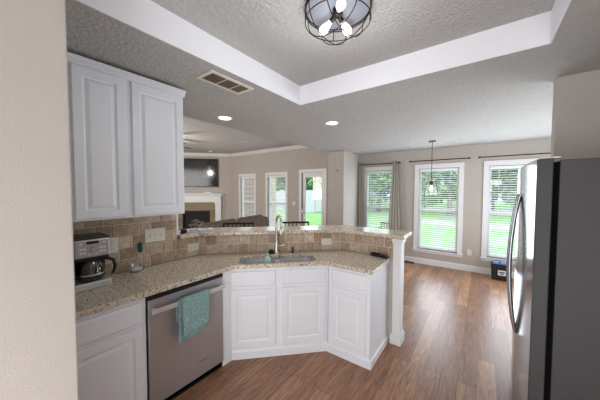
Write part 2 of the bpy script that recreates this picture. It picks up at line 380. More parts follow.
# glazed door in the living room
dr = struct(thing_struct('door_1', (sum(door_x)/2, YB, 0))); hw = (door_x[1]-door_x[0])/2
f = MB(); c = .09
f.box(-hw-c, -hw, -.02, .10, 0, DZ); f.box(hw, hw+c-.001, -.02, .10, 0, DZ); f.box(-hw-c, hw+c, -.025, .10, DZ, DZ+c)
f.build('door_casing', M['trim'], dr, bevel=.003)
f = MB(); g = .10; f.box(-hw, -hw+g, .03, .075, 0, DZ); f.box(hw-g, hw, .03, .075, 0, DZ); f.box(-hw+g, hw-g, .03, .075, 0, .30); f.box(-hw+g, hw-g, .03, .075, DZ-.14, DZ)
f.build('door_panel', M['trim'], dr, bevel=.004)
MB().box(-hw+g, hw-g, .05, .054, .30, DZ-.14).build('pane', M['glass'], dr)
kn = MB(); kn.tube([(-hw+.05, .03, .98), (-hw+.05, -.03, .98)], [.012, .012]); kn.tube([(-hw+.05, -.025, .98), (-hw+.05, -.045, .98), (-hw+.05, -.065, .98), (-hw+.05, -.07, .98)], [.018, .03, .024, .005])
kn.build('door_handle', M['chrome'], dr, smooth=True)
kn = MB(); kn.tube([(-hw+.05, .035, 1.14), (-hw+.05, .005, 1.14)], [.028, .025]); kn.build('deadbolt', M['chrome'], dr, smooth=True)
# pale beige wall plate between living window and door
tag(MB().box(-4.66, -4.54, YB-.008, YB, 1.15, 1.27).build('light_switch', M['ivory'], bevel=.003), 'small pale double switch plate beside the glazed living room door', 'light switch')

# ---------------------------------------------------------------- blinds
def blind(a, b, label, z0=WZ0+.02, z1=WZ1-.01, tilt=12, y=YB+.045, group='white horizontal blinds'):
    t = thing('window_blind', label, 'blind', ((a+b)/2, y-.012, 0), 0, group); hw = (b-a)/2-.012
    MB().box(-hw, hw, -.028, .022, z1-.055, z1).build('headrail', M['blind'], t, bevel=.003)
    s = MB(); n = int((z1-z0-.09)/.044); ct, st = math.cos(rad(tilt)), math.sin(rad(tilt))
    for i in range(n):
        z = z1-.08-i*.044
        if z < z0+.03: break
        q = [(-.024*ct, z-.024*st), (-.024*ct, z-.024*st+.003), (.024*ct, z+.024*st+.003), (.024*ct, z+.024*st)]
        s.extrude_profile(q, 'x', -hw+.004, hw-.004)
    s.build('slats', M['blind'], t)
    MB().box(-hw, hw, -.024, .020, z0, z0+.02).build('bottom_rail', M['blind'], t, bevel=.002)
    l = MB()
    for x in (-hw*.62, hw*.62): l.box(x-.0025, x+.0025, -.029, -.026, z0, z1-.03)
    l.build('ladder_cord', M['blind'], t)
    return t
blind(*wins[0], 'white blind in the living room window nearest the fireplace')
blind(*wins[1], 'white blind in the living room window next to the glazed door')
blind(*wins[2], 'white blind in the narrow window between the two taupe curtains')
blind(*wins[3], 'white blind in the tall window behind the hanging glass pendant')
blind(*wins[4], 'white blind in the tall window partly hidden by the refrigerator')

# ---------------------------------------------------------------- cabinets
def panel(parent, name, x0, x1, z0, z1, m, raised=True, th=.02, y=0):
    """front faces local -y; back at y"""
    f = MB(); W = (x0, x1, z0, z1)
    if raised:
        st = .052 if (x1-x0) > .28 else .05
        loops = [(0, 0), (0, -th+.003), (.003, -th), (st, -th), (st+.006, -th+.008), (st+.014, -th+.010), (st+.034, -th+.001), (st+.038, -th)]
    else: loops = [(0, 0), (0, -th+.006), (.006, -th+.002), (.012, -th)]
    vs_ = []
    for ins, yy in loops:
        vs_.append([f.bm.verts.new(p) for p in ((x0+ins, y+yy, z0+ins), (x1-ins, y+yy, z0+ins), (x1-ins, y+yy, z1-ins), (x0+ins, y+yy, z1-ins))])
    for a, b in zip(vs_, vs_[1:]):
        for k in range(4): f.bm.faces.new((a[k], a[(k+1) % 4], b[(k+1) % 4], b[k]))
    f.bm.faces.new(vs_[-1]); f.bm.faces.new(vs_[0][::-1])
    return f.build(name, m, parent)
# upper cabinet, local x = world y, local -y = world +x
uc = thing('wall_cabinet', 'white two door wall cabinet with raised panels above the left counter', 'cabinet', (-2.15, .245, 0), rad(90))
L = 1.19-.245
MB().box(0, L, .0, .325, 1.40, 2.47).build('body', M['white'], uc, bevel=.002)
panel(uc, 'door', .445-.245, .740-.245, 1.415, 2.418, M['white'])
panel(uc, 'door', .785-.245, 1.172-.245, 1.415, 2.418, M['white'])
cr_ = MB(); pr = [(0, 2.424), (-.010, 2.424), (-.010, 2.434), (-.018, 2.437), (-.018, 2.447), (-.026, 2.450), (-.026, 2.459), (-.034, 2.463), (-.034, 2.474), (0, 2.474)]
cr_.extrude_profile(pr, 'x', 0, L+.012)
cr_.box(L, L+.011, 0, .325, 2.435, 2.474)
cr_.build('crown', M['white'], uc)

def toe(parent, x0, x1, y=.0):
    k = MB(); k.extrude_profile([(y, 0), (y, .085), (y-.006, .085), (y-.014, .07), (y-.014, 0)], 'x', x0, x1); k.build('base_trim', M['white'], parent)
# left base cabinet
bc = thing('base_cabinet', 'white base cabinet with drawer left of the dishwasher', 'cabinet', (-1.875, .245, 0), rad(90)); L = .744-.245
MB().box(0, L, 0, .585, 0, .868).build('body', M['white'], bc, bevel=.002)
panel(bc, 'drawer', .03, .475, .70, .842, M['white'], False)
panel(bc, 'door', .03, .475, .12, .672, M['white'])
toe(bc, 0, L)
# filler beside the dishwasher + sink cabinet
def S(s, d): return ((s*R2-d*R2)/2, (s*R2+d*R2)/2)
sc = thing('sink_cabinet', 'white angled sink cabinet with two doors and two false drawers', 'cabinet', (*S(0, 2.385), 0), rad(45))
b = MB(); b.box(-.302, .655, 0, .02, 0, .868); b.box(-.302, -.292, .02, .42, 0, .62); b.box(.645, .655, .02, .42, 0, .62); b.box(-.292, .645, .02, .42, .05, .07)
b.build('body', M['white'], sc, bevel=.001)
panel(sc, 'false_drawer', -.282, .134, .70, .842, M['white'], False); panel(sc, 'false_drawer', .196, .622, .70, .842, M['white'], False)
panel(sc, 'door', -.282, .134, .12, .672, M['white']); panel(sc, 'door', .196, .622, .12, .672, M['white'])
toe(sc, -.300, .655)
fl = MB(); fl.box(0, .105, 0, .02, 0, .868); o = fl.build('filler_panel', M['white']); o.location = (-1.876, 1.377, 0); o.rotation_euler = (0, 0, rad(90)); o.data.transform(Matrix.Identity(4))
tag(o, 'narrow white filler strip between dishwasher and angled sink cabinet', 'filler panel')
# end cabinet
ec = thing('base_cabinet', 'white base cabinet with one drawer at the open end of the peninsula', 'cabinet', (-1.215, 2.14, 0), 0); L = 1.215-.785
MB().box(.0, L, 0, .52, 0, .868).build('body', M['white'], ec, bevel=.002)
panel(ec, 'drawer', .045, L-.035, .70, .842, M['white'], False); panel(ec, 'door', .045, L-.035, .12, .672, M['white'])
toe(ec, 0, L+.014)
k = MB(); k.extrude_profile([(L, 0), (L, .07), (L+.006, .07), (L+.014, .06), (L+.014, 0)], 'y', 0, .51); k.build('side_trim', M['white'], ec)

# ---------------------------------------------------------------- worktop with sink cut-out (local frames in world)
def ctr_outline():
    return [(-2.465, .24), (-1.85, .24), (-1.85, 1.489), (-1.229, 2.110), (-.757, 2.110), (-.757, 2.655), (-1.330, 2.655), (-2.465, 1.520)]
ct = MB().prism(ctr_outline(), .872, .910).build('worktop', M['granite'], bevel=.006, seg=3)
tag(ct, 'speckled tan granite worktop running round the angled sink', 'worktop')
def rrect(s0, s1, d0_, d1_, r, n=6):
    P = []
    for cx, cy, a0 in ((s1-r, d0_+r, -90), (s1-r, d1_-r, 0), (s0+r, d1_-r, 90), (s0+r, d0_+r, 180)):
        for k in range(n+1):
            a = rad(a0+90*k/n); P.append((cx+r*math.cos(a), cy+r*math.sin(a)))
    return P
SK = (-.215, .545, 2.395, 2.705)
cut = MB().prism([S(a, b) for a, b in rrect(*SK, .07)], .80, 1.0).build('cutter', M['granite'])
md = ct.modifiers.new('cut', 'BOOLEAN'); md.object = cut; md.operation = 'DIFFERENCE'; md.solver = 'EXACT'
while ct.modifiers[0].name != 'cut': ct.modifiers.move(1, 0)
dg = bpy.context.evaluated_depsgraph_get()
ct.modifiers['bevel'].show_viewport = False
dg.update(); me2 = bpy.data.meshes.new_from_object(ct.evaluated_get(dg)); ct.modifiers.remove(ct.modifiers['cut']); ct.data = me2
ct.modifiers['bevel'].show_viewport = True
bpy.data.objects.remove(cut)
# sink: two bowls, local frame x = s, y = d (rotated 45)
sk = thing('kitchen_sink', 'stainless double bowl undermount sink in the granite worktop', 'sink', (*S(0, 0), 0), rad(45))
def bowl(s0, s1, d0_, d1_):
    f = MB(); prev = None
    for ins, z in ((-.012, .870), (.0, .870), (.004, .80), (.012, .715), (.05, .695), (.10, .692)):
        loop = [f.bm.verts.new((x, y, z)) for x, y in rrect(s0+ins, s1-ins, d0_+ins, d1_-ins, max(.02, .068-ins*.3))]
        if prev:
            for k in range(len(loop)): f.bm.faces.new((prev[k], prev[(k+1) % len(loop)], loop[(k+1) % len(loop)], loop[k]))
        prev = loop
    f.bm.faces.new(prev)
    f.build('bowl', M['steel'], sk, smooth=True)
    cx, cy = (s0+s1)/2, (d0_+d1_)/2
    MB().lathe([(.0, .696), (.04, .696), (.045, .699), (.045, .693)], (cx, cy, 0), 20, capa=False, capb=False).build('drain', M['chrome'], sk, smooth=True)
bowl(SK[0]+.003, .150, SK[2]+.003, SK[3]-.003); bowl(.180, SK[1]-.003, SK[2]+.003, SK[3]-.003)
MB().box(.138, .192, SK[2]+.01, SK[3]-.01, .862, .868).build('divider', M['steel'], sk, bevel=.002)

# ---------------------------------------------------------------- dishwasher
dw = thing('dishwasher', 'stainless dishwasher with a teal towel over its bar handle', 'dishwasher', (-1.880, .746, 0), rad(90)); L = .630
MB().box(0, L, .0, .56, .02, .866).build('body', M['black'], dw)
MB().box(.008, L-.005, -.022, -.001, .062, .835).build('door', M['dw_steel'], dw, bevel=.004)
MB().box(.008, L-.005, -.024, -.001, .838, .862).build('control_strip', M['black'], dw)
MB().box(.004, L-.004, .0, .03, .0, .06).build('toe_kick', M['black'], dw)
h = MB()
pts = []
for i in range(17):
    t = i/16; pts.append((.015+t*(L-.03), -.062-.018*math.sin(math.pi*t), .765))
for a, b in zip(pts, pts[1:]):
    pass
def bar(f, pts, hy, hz):
    R_ = []
    for p in pts:
        R_.append([f.bm.verts.new((p[0], p[1]+dy, p[2]+dz)) for dy, dz in ((-hy, -hz), (hy, -hz), (hy, hz), (-hy, hz))])
    for a, b in zip(R_, R_[1:]):
        for k in range(4): f.bm.faces.new((a[k], a[(k+1) % 4], b[(k+1) % 4], b[k]))
    f.bm.faces.new(R_[0]); f.bm.faces.new(R_[-1])
bar(h, pts, .006, .017)
h.box(.015, .045, -.065, -.027, .750, .780); h.box(L-.045, L-.015, -.065, -.027, .750, .780)
h.build('handle', M['bar_steel'], dw, bevel=.003)
MB().box(.37, .46, -.0235, -.022, .180, .192).build('badge', M['chrome'], dw)
# towel folded over the handle (world coordinates: along y)
tw = thing('dish_towel', 'patterned teal dish towel hanging over the dishwasher handle', 'towel', (-1.811, 1.065, 0), rad(90))
def towel_layer(x0, x1, ztop, zf, zb, off, seed, name):
    f = MB()
    prof = []
    for i in range(15): prof.append((-.016-off, zf+(ztop-zf)*i/14*.985))
    for k in range(1, 8):
        a = math.pi*k/8; prof.append((-(.016+off)*math.cos(a)+.0, ztop+(.012+off*.6)*math.sin(a)))
    for i in range(12): prof.append((.016+off, ztop-(ztop-zb)*i/11))
    n = len(prof)
    def fn(u, v):
        y, z = prof[min(n-1, int(round(v*(n-1))))]
        x = x0+(x1-x0)*u; hang = max(0, ztop-z)
        y2 = y+math.copysign(.006, y)*math.sin(u*11+seed)*min(1, hang*6)
        x += .010*math.sin(hang*14+seed)*(u-.4) - (hang*.06*(1-u) if name == 'towel_under' else 0)
        return (x, y2, z+(.016*(u-.5))*min(1, hang*5))
    f.grid(fn, 22, n-1)
    return f.build(name, M['towel'], tw, smooth=True, solid=.005)
towel_layer(-.105, .115, .772, .510, .60, .008, .4, 'towel_front')
towel_layer(-.125, .082, .772, .472, .62, .002, 1.9, 'towel_under')
# towel is wrapped round the bar: lay the front fold outermost
for o in children(tw):
    if o.name.startswith('towel_front'): o.location = (0, -.010, .008)

# ---------------------------------------------------------------- half wall, backsplash and raised bar
BZ = 1.115
hwall = MB()
hwall.prism([(-2.48, WE), (-2.60, WE), (-2.60, 1.576), (-1.396, 2.78), (-.675, 2.78), (-.675, 2.67), (-1.340, 2.67), (-2.48, 1.530)], 0, BZ-.002)
struct(hwall.build('wall_bar', M['wall']))
hc = MB(); hc.box(-.738, -.660, 2.652, 2.70, .0, BZ-.004); hc.box(-.673, -.660, 2.70, 2.790, 0, BZ-.004)
hc.box(-.748, -.646, 2.640, 2.800, BZ-.04, BZ-.002); hc.box(-.743, -.653, 2.646, 2.795, BZ-.06, BZ-.04)
struct(hc.build('trim_4', M['trim'], bevel=.003))
hb = MB(); hb.box(-.755, -.644, 2.636, 2.652, 0, .085); hb.box(-.660, -.644, 2.652, 2.806, 0, .085)
hb.box(-.750, -.650, 2.642, 2.652, .085, .105); hb.box(-.660, -.650, 2.652, 2.800, .085, .105)
struct(hb.build('baseboard_bar', M['trim'], bevel=.002))
struct(MB().box(-2.485, -2.465, WE-.012, WE+.006, BZ+.045, 1.41).build('trim_5', M['trim']))

def tiles(name, loc, rz, segs, label):
    """segs: (x0, x1, z0, z1) in local frame, face toward -y"""
    t = thing(name, label, 'backsplash', loc, rz)
    g = MB(); f = MB()
    for x0, x1, z0, z1 in segs:
        g.box(x0, x1, -.004, 0, z0, z1)
        row = 0; z = z0+.0015; TH = .1015
        while z < z1-.01:
            zt = min(z+TH-.006, z1); x = x0 - (.055 if row % 2 else .0) - .01
            while x < x1:
                wd = random.choice((.098, .105, .125)) ; a = max(x, x0+.001); b = min(x+wd-.006, x1-.001)
                if b-a > .008:
                    jz = random.uniform(-.0008, .0008); yy = -.0085-random.random()*.0015
                    ch = .0022
                    lo = [(a, z), (b, z), (b, zt), (a, zt)]
                    V0 = [f.bm.verts.new((p[0], -.002, p[1])) for p in lo]
                    V1 = [f.bm.verts.new((p[0], yy+ch, p[1])) for p in lo]
                    V2 = [f.bm.verts.new(p) for p in ((a+ch, yy, z+ch), (b-ch, yy, z+ch), (b-ch, yy, zt-ch), (a+ch, yy, zt-ch))]
                    for A, B in ((V0, V1), (V1, V2)):
                        for k in range(4): f.bm.faces.new((A[k], A[(k+1) % 4], B[(k+1) % 4], B[k]))
                    f.bm.faces.new(V2)
                x += wd
            z += TH; row += 1
    g.build('grout', M['grout'], t); f.build('stone_tiles', M['tile'], t)
    return t
tiles('tile_backsplash', (-2.470, 0, 0), rad(90), [(.245, WE-.013, .911, 1.398), (WE-.013, 1.525, .911, BZ-.002)], 'tan travertine tile backsplash on the left wall under the white wall cabinet')
s0 = (-2.47+1.526)/R2; s1 = (-1.336+2.66)/R2
tiles('tile_backsplash', (*S(0, (1.526+2.47)/R2), 0), rad(45), [(s0+.003, s1-.003, .911, BZ-.002)], 'tan travertine tile strip behind the sink below the raised bar')
tiles('tile_backsplash', (0, 2.66, 0), 0, [(-1.332, -.745, .911, BZ-.002)], 'tan travertine tile strip at the right end of the raised bar')

bar_o = [(-2.43, WE+.012), (-2.43, 1.505), (-1.318, 2.617), (-.622, 2.617), (-.622, 2.975), (-1.466, 2.975), (-2.80, 1.641), (-2.80, WE-.10), (-2.606, WE-.10), (-2.606, WE+.012)]
bt = MB().prism(bar_o, BZ, BZ+.04).build('raised_counter', M['granite'], bevel=.008, seg=3)
tag(bt, 'raised speckled granite bar top behind the sink', 'bar counter')

# ---------------------------------------------------------------- faucet and sink things
fa = thing('kitchen_faucet', 'brushed nickel gooseneck faucet behind the double sink', 'faucet', (*S(.163, 2.744), .910), rad(45))
MB().lathe([(.027, 0), (.027, .006), (.022, .012), (.0195, .02), (.019, .10), (.017, .13), (.013, .14)], seg=20).build('base', M['chrome'], fa, smooth=True)
sp = [(0, 0, .13), (0, 0, .345)]
for k in range(1, 13):
    a = math.pi*k/12; sp.append((.020*(1-math.cos(a)), -.080*(1-math.cos(a)), .345+.080*math.sin(a)))
e = sp[-1]; sp += [(e[0], e[1], e[2]-.03)]
MB().tube(sp, .0135, 12).build('spout', M['chrome'], fa, smooth=True)
MB().tube([(e[0], e[1], e[2]-.028), (e[0], e[1], e[2]-.04), (e[0], e[1], e[2]-.10), (e[0], e[1], e[2]-.115)], [.012, .019, .0195, .016], 14).build('spray_head', M['chrome'], fa, smooth=True)
MB().tube([(.015, 0, .085), (.045, 0, .085), (.05, 0, .088), (.095, -.01, .100)], [.013, .013, .008, .006], 10).build('lever', M['chrome'], fa, smooth=True)
o = MB().lathe([(.002, 0), (.028, 0), (.033, .012), (.030, .026), (.018, .036), (.002, .040)], (0, 0, 0), 14).build('dish_scrubber', M['black'], smooth=True)
o.location = (*S(.105, 2.765), .911); o.scale = (1, 1, 1); tag(o, 'small black dish scrubber beside the faucet base', 'scrubber')
sd = thing('soap_pump', 'slim bronze soap pump to the right of the faucet', 'soap pump', (*S(.345, 2.765), .911), rad(45))
MB().lathe([(.016, 0), (.016, .004), (.008, .010), (.007, .05), (.009, .052), (.009, .062)], seg=14).build('body', M['dark'], sd, smooth=True)
MB().tube([(0, 0, .058), (0, -.03, .062), (0, -.045, .054)], .005, 8).build('nozzle', M['dark'], sd, smooth=True)
sb = thing('soap_bottle', 'pale dish soap bottle with green cap standing in the left sink bowl', 'bottle', (*S(.060, 2.60), .694), rad(45))
MB().lathe([(.001, 0), (.034, 0), (.038, .006), (.038, .195), (.034, .212), (.018, .228), (.015, .234)], seg=18).build('bottle_body', M['soap'], sb, smooth=True)
MB().lathe([(.017, .234), (.017, .250), (.010, .254), (.007, .266), (.001, .267)], seg=14).build('cap', M['green_cap'], sb, smooth=True)

# ---------------------------------------------------------------- switch plates and outlets
def plate(name, label, cat, loc, rz, wd, ht, kind):
    t = thing(name, label, cat, loc, rz)
    MB().box(-wd/2, wd/2, -.007, 0, -ht/2, ht/2).build('cover_plate', M['ivory'], t, bevel=.003)
    if kind == 'switch':
        for x in (-.046, 0, .046):
            MB().box(x-.005, x+.005, -.009, -.007, -.012, .012).build('switch_slot', M['grout'], t)
            MB().box(x-.0035, x+.0035, -.018, -.007, .0, .008).build('toggle', M['ivory'], t)
    elif kind == 'h':
        for x in (-.022, .022):
            MB().tube([(x, -.0068, 0), (x, -.010, 0)], .0155, 16).build('socket', M['ivory'], t)
            s_ = MB(); s_.box(x-.005, x+.004, -.0106, -.0099, .004, .006); s_.box(x-.005, x+.004, -.0106, -.0099, -.006, -.004); s_.build('slot', M['dark'], t)
    elif kind == 'v':
        for z in (-.022, .022):
            MB().tube([(0, -.0068, z), (0, -.010, z)], .0155, 16).build('socket', M['ivory'], t)
            s_ = MB(); s_.box(-.006, -.004, -.0106, -.0099, z-.005, z+.004); s_.box(.004, .006, -.0106, -.0099, z-.005, z+.004); s_.build('slot', M['dark'], t)
    return t
XT = -2.4610
plate('switch_plate', 'wide ivory triple switch plate on the tiled backsplash', 'switch plate', (XT, 1.072, 1.188), rad(90), .18, .125, 'switch')
plate('wall_outlet', 'ivory sideways outlet in the low tiles left of the sink', 'outlet', (XT, 1.445, 1.005), rad(90), .125, .082, 'h')
plate('wall_outlet', 'ivory sideways outlet in the tiles to the right of the sink', 'outlet', (*S(.752, 2.817), 1.012), rad(45), .12, .075, 'h')
plate('wall_outlet', 'ivory outlet on the tiles just behind the coffee maker', 'outlet', (XT, .735, 1.15), rad(90), .08, .125, 'v')
plate('wall_outlet', 'small outlet low on the back wall between the two tall windows', 'outlet', (-.185, YB, .375), 0, .075, .12, 'v')
pg = MB(); pg.lathe([(.004, -.048), (.015, -.040), (.018, -.01), (.018, .02), (.014, .042), (.003, .048)], (0, 0, 0), 16)
o = pg.build('plug_in_device', M['teal_plastic'], smooth=True); o.location = (XT+.018, .940, 1.10); tag(o, 'small dark green plug-in device on the tiles below the switch plate', 'plug-in')

# ---------------------------------------------------------------- coffee maker (faces +x, local frame)
cm = thing('coffee_maker', 'stainless and black drip coffee maker in the counter corner', 'coffee maker', (-2.215, .545, .911), rad(90+0))
W2 = .105
MB().box(-W2, W2, -.02, .205, 0, .05).build('base', M['steel'], cm, bevel=.008)
MB().box(-W2, W2, .115, .20, .05, .25).build('water_tank', M['black'], cm, bevel=.006)
MB().box(-W2+.004, W2-.004, -.012, .19, .225, .352).build('head', M['dw_steel'], cm, bevel=.010)
MB().box(-W2+.002, W2-.002, -.005, .195, .350, .368).build('lid', M['black'], cm, bevel=.008)
MB().box(-W2+.010, W2-.010, -.008, .16, .207, .228).build('filter_rim', M['black'], cm, bevel=.004)
MB().box(-.035, .035, -.0150, -.010, .320, .340).build('display', M['black'], cm, bevel=.002)
MB().tube([(0, -.011, .283), (0, -.026, .283)], [.017, .014], 18).build('dial', M['chrome'], cm, smooth=True)
for x in (-.065, -.045, .045, .065):
    for z in (.325, .288, .262):
        if abs(x) == .045 and z == .325: continue
        MB().box(x-.008, x+.008, -.0145, -.010, z-.006, z+.006).build('button', M['paper'], cm, bevel=.001)
for x in (-.02, .02): MB().box(x-.009, x+.009, -.0145, -.010, .243, .252).build('button', M['paper'], cm, bevel=.001)
MB().box(-W2-.016, -W2, .01, .18, .05, .34).build('side_window', M['black'], cm, bevel=.006)
ca = MB(); ca.lathe([(.001, .0), (.062, .0), (.078, .018), (.082, .055), (.076, .095), (.055, .130), (.052, .138)], (0, .055, .053), 28, capb=False)
cf = ca.build('carafe', M['smoke'], cm, smooth=True)
MB().lathe([(.054, .136), (.057, .140), (.057, .150), (.02, .154), (.001, .154)], (0, .055, .053), 24, capa=False, capb=False).build('carafe_lid', M['black'], cm, smooth=True)
MB().lathe([(.0805, .040), (.083, .046), (.083, .050), (.0805, .054)], (0, .055, .053), 28, capa=False, capb=False).build('carafe_band', M['chrome'], cm, smooth=True)
MB().tube([(.050, .03, .200), (.085, .0, .200), (.118, -.01, .185), (.130, -.012, .14), (.120, -.010, .095), (.105, -.006, .080)], [.010, .012, .012, .012, .010, .006], 10).build('carafe_handle', M['black'], cm, smooth=True)

# glass dish and its contents
gd = MB(); gd.lathe([(.002, .0), (.040, .0), (.055, .012), (.062, .035), (.064, .055), (.061, .055), (.058, .035), (.051, .015), (.038, .004), (.002, .004)], seg=28, capa=False, capb=False)
gd = gd.build('glass_dish', M['clear'], smooth=True); gd.location = (-2.385, .885, .9115); tag(gd, 'small clear glass dish on the counter right of the coffee maker', 'dish')
sp_ = MB(); sp_.lathe([(.002, 0), (.036, 0), (.042, .008), (.040, .018), (.022, .026), (.002, .028)], seg=20)
sp_ = sp_.build('white_sponge', M['paper'], smooth=True); sp_.location = (-2.385, .885, .918); tag(sp_, 'rounded white sponge lying in the clear glass dish', 'sponge')

# papers and black object on the bar top
BT = BZ+.04
pp = thing('brochure', 'white printed brochure lying on the left end of the raised bar', 'brochure', (-2.60, 1.60, BT+.001), rad(62))
MB().box(-.13, .13, -.09, .09, 0, .004).build('cover', M['paper'], pp)
i_ = MB(); i_.box(-.12, .12, -.085, -.055, .004, .0045); i_.box(-.10, .0, -.02, .03, .004, .0045); i_.box(.03, .10, .02, .06, .004, .0045); i_.build('printing', M['ink'], pp)
pc = thing('card_holder', 'small black rounded holder beside the brochure on the bar end', 'holder', (-2.52, 1.375, BT), rad(80))
k = MB(); k.tube([(-.03, 0, .024), (.03, 0, .024)], .023, 16); k.build('holder_body', M['black'], pc, smooth=True)
MB().tube([(-.034, 0, .024), (-.029, 0, .024)], .014, 16).build('end_button', M['steel'], pc)
# phone-like black object on the peninsula
ph = thing('handset', 'black handset lying on the end of the granite worktop', 'handset', (-.862, 2.598, .911), rad(-14))
MB().box(-.10, .10, -.026, .026, 0, .030).build('handset_body', M['black'], ph, bevel=.010, seg=3)
MB().box(-.085, .005, -.018, .018, .030, .032).build('keypad', M['rubber'], ph)

# ---------------------------------------------------------------- refrigerator (front faces -x)
FX = .225
fr = thing('refrigerator', 'tall dark stainless refrigerator with curved bar handles on the right', 'refrigerator', (0, 0, 0), 0)
Y0, Y1 = 1.87, 2.77
MB().box(.325, 1.03, Y0, Y1, .03, 1.775).build('case', M['fridge_side'], fr, bevel=.004)
MB().box(.300, .338, Y0+.012, Y1-.012, .05, 1.765).build('gasket', M['rubber'], fr)
def fdoor(ya, yb, z0, z1, name):
    f = MB(); n = 10; front = []
    for i in range(n+1):
        y = ya+(yb-ya)*i/n; u = (y-Y0)/(Y1-Y0)*2-1
        front.append((FX-.003+.014*abs(u)**2.2, y))
    poly = front+[(.302, yb), (.302, ya)]
    f.prism(poly, z0, z1)
    o = f.build(name, M['fridge_front'], fr, bevel=.006, seg=2)
    o.data.materials.append(M['fridge_side'])
    for p in o.data.polygons:
        if abs(p.normal.y) > .95 and abs(p.center.y-Y0) < .02: p.material_index = 1
    return o
fdoor(Y0, 2.392, .07, 1.785, 'door'); fdoor(2.400, Y1, .07, 1.785, 'door')
MB().box(.25, .33, Y0+.01, Y0+.06, 1.786, 1.795).build('hinge_cover', M['ivory'], fr, bevel=.004)
MB().box(.25, .33, Y1-.06, Y1-.01, 1.786, 1.795).build('hinge_cover', M['ivory'], fr, bevel=.004)
MB().box(.34, 1.0, Y0+.02, Y1-.02, 0, .05).build('toe_grille', M['rubber'], fr)
def fhandle(y, name='handle'):
    P = []; rr = []
    for i in range(21):
        t = i/20; z = .60+t*(1.57-.60); P.append((FX-.012-.042*math.sin(math.pi*t)**.8, y, z)); rr.append(.012)
    P = [(FX-.005, y, .585)]+P+[(FX-.005, y, 1.585)]; rr = [.012]+rr+[.012]
    return MB().tube(P, rr, 12).build(name, M['handle_steel'], fr, smooth=True)
fhandle(2.35); fhandle(2.445)

# ---------------------------------------------------------------- ceiling fittings
def downlight(x, y, z, label, pw=14):
    t = thing('recessed_downlight', label, 'ceiling light', (x, y, z), 0, 'recessed ceiling lights')
    MB().lathe([(.092, 0), (.092, -.006), (.080, -.008), (.070, -.003), (.066, .0)], seg=28, capa=False, capb=False).build('trim_ring', M['trim'], t, smooth=True)
    MB().lathe([(.0005, -.004), (.066, -.004), (.069, -.002)], seg=24, capa=False, capb=False).build('lens', M['led'], t, smooth=True)
    d = bpy.data.lights.new('downlight_lamp', 'SPOT'); d.energy = pw; d.spot_size = rad(130); d.spot_blend = .6; d.shadow_soft_size = .06; d.color = (1, .95, .87)
    l = bpy.data.objects.new('downlight_lamp', d); C.objects.link(l); l.location = (0, 0, -.012); l.parent = t
    return t
downlight(-2.595, 1.972, CZ, 'recessed ceiling light above the left end of the raised bar')
downlight(-1.633, 2.946, CZ, 'recessed ceiling light above the middle of the raised bar')
# kitchen register
vt = thing('ceiling_vent', 'white slotted ceiling register beside the tray recess', 'vent', (-1.745, 1.345, CZ), 0)
f = MB(); hx, hy = .085, .195
f.box(-hx-.02, hx+.02, -hy-.02, -hy+.01, -.008, 0); f.box(-hx-.02, hx+.02, hy-.01, hy+.02, -.008, 0)
f.box(-hx-.02, -hx+.01, -hy+.01, hy-.01, -.008, 0); f.box(hx-.01, hx+.02, -hy+.01, hy-.01, -.008, 0)
f.box(-hx+.01, hx-.01, -.055, -.045, -.007, 0); f.box(-hx+.01, hx-.01, .075, .085, -.007, 0)
f.build('frame', M['ivory'], vt, bevel=.002)
MB().box(-hx+.005, hx-.005, -hy+.005, hy-.005, -.0015, -.0002).build('duct', M['dark'], vt)
f = MB()
for i in range(26):
    y = -hy+.018+i*.0145
    f.extrude_profile([(y, -.002), (y+.0015, -.002), (y+.004, -.007), (y+.0025, -.007)], 'x', -hx+.008, hx-.008)
f.build('louvers', M['louver'], vt)
def small_vent(x, y, z, label, wx, wy, m):
    t = thing('ceiling_vent', label, 'vent', (x, y, z), 0)
    MB().box(-wx, wx, -wy, wy, -.008, 0).build('frame', M['ivory'], t, bevel=.002)
    f = MB(); n = 6
    for i in range(n):
        xx = -wx+.02+(2*wx-.04)*(i+.2)/n; f.box(xx, xx+.012, -wy+.015, wy-.015, -.010, -.008)
    f.build('louvers', m, t)
small_vent(-5.47, 4.76, LZ, 'small ceiling vent in the living room ceiling', .16, .07, M['dark'])
small_vent(-.50, 5.32, CZ, 'dark ceiling vent beside the pendant canopy', .11, .045, M['dark'])
sdn = MB().lathe([(.065, 0), (.065, -.02), (.055, -.035), (.001, -.037)], seg=22, capb=False).build('smoke_detector', M['ivory'], smooth=True)
sdn.location = (-7.5, 5.1, LZ); tag(sdn, 'round smoke detector on the living room ceiling near the television', 'smoke detector')
wh = MB().lathe([(.001, 0), (.012, 0), (.012, .02), (.001, .024)], seg=12).build('wall_hook', M['dark'], smooth=True)
wh.location = (-2.68, 5.115, 2.06); wh.rotation_euler = (rad(90), 0, 0); tag(wh, 'small dark hook on the end of the partition wall', 'hook')

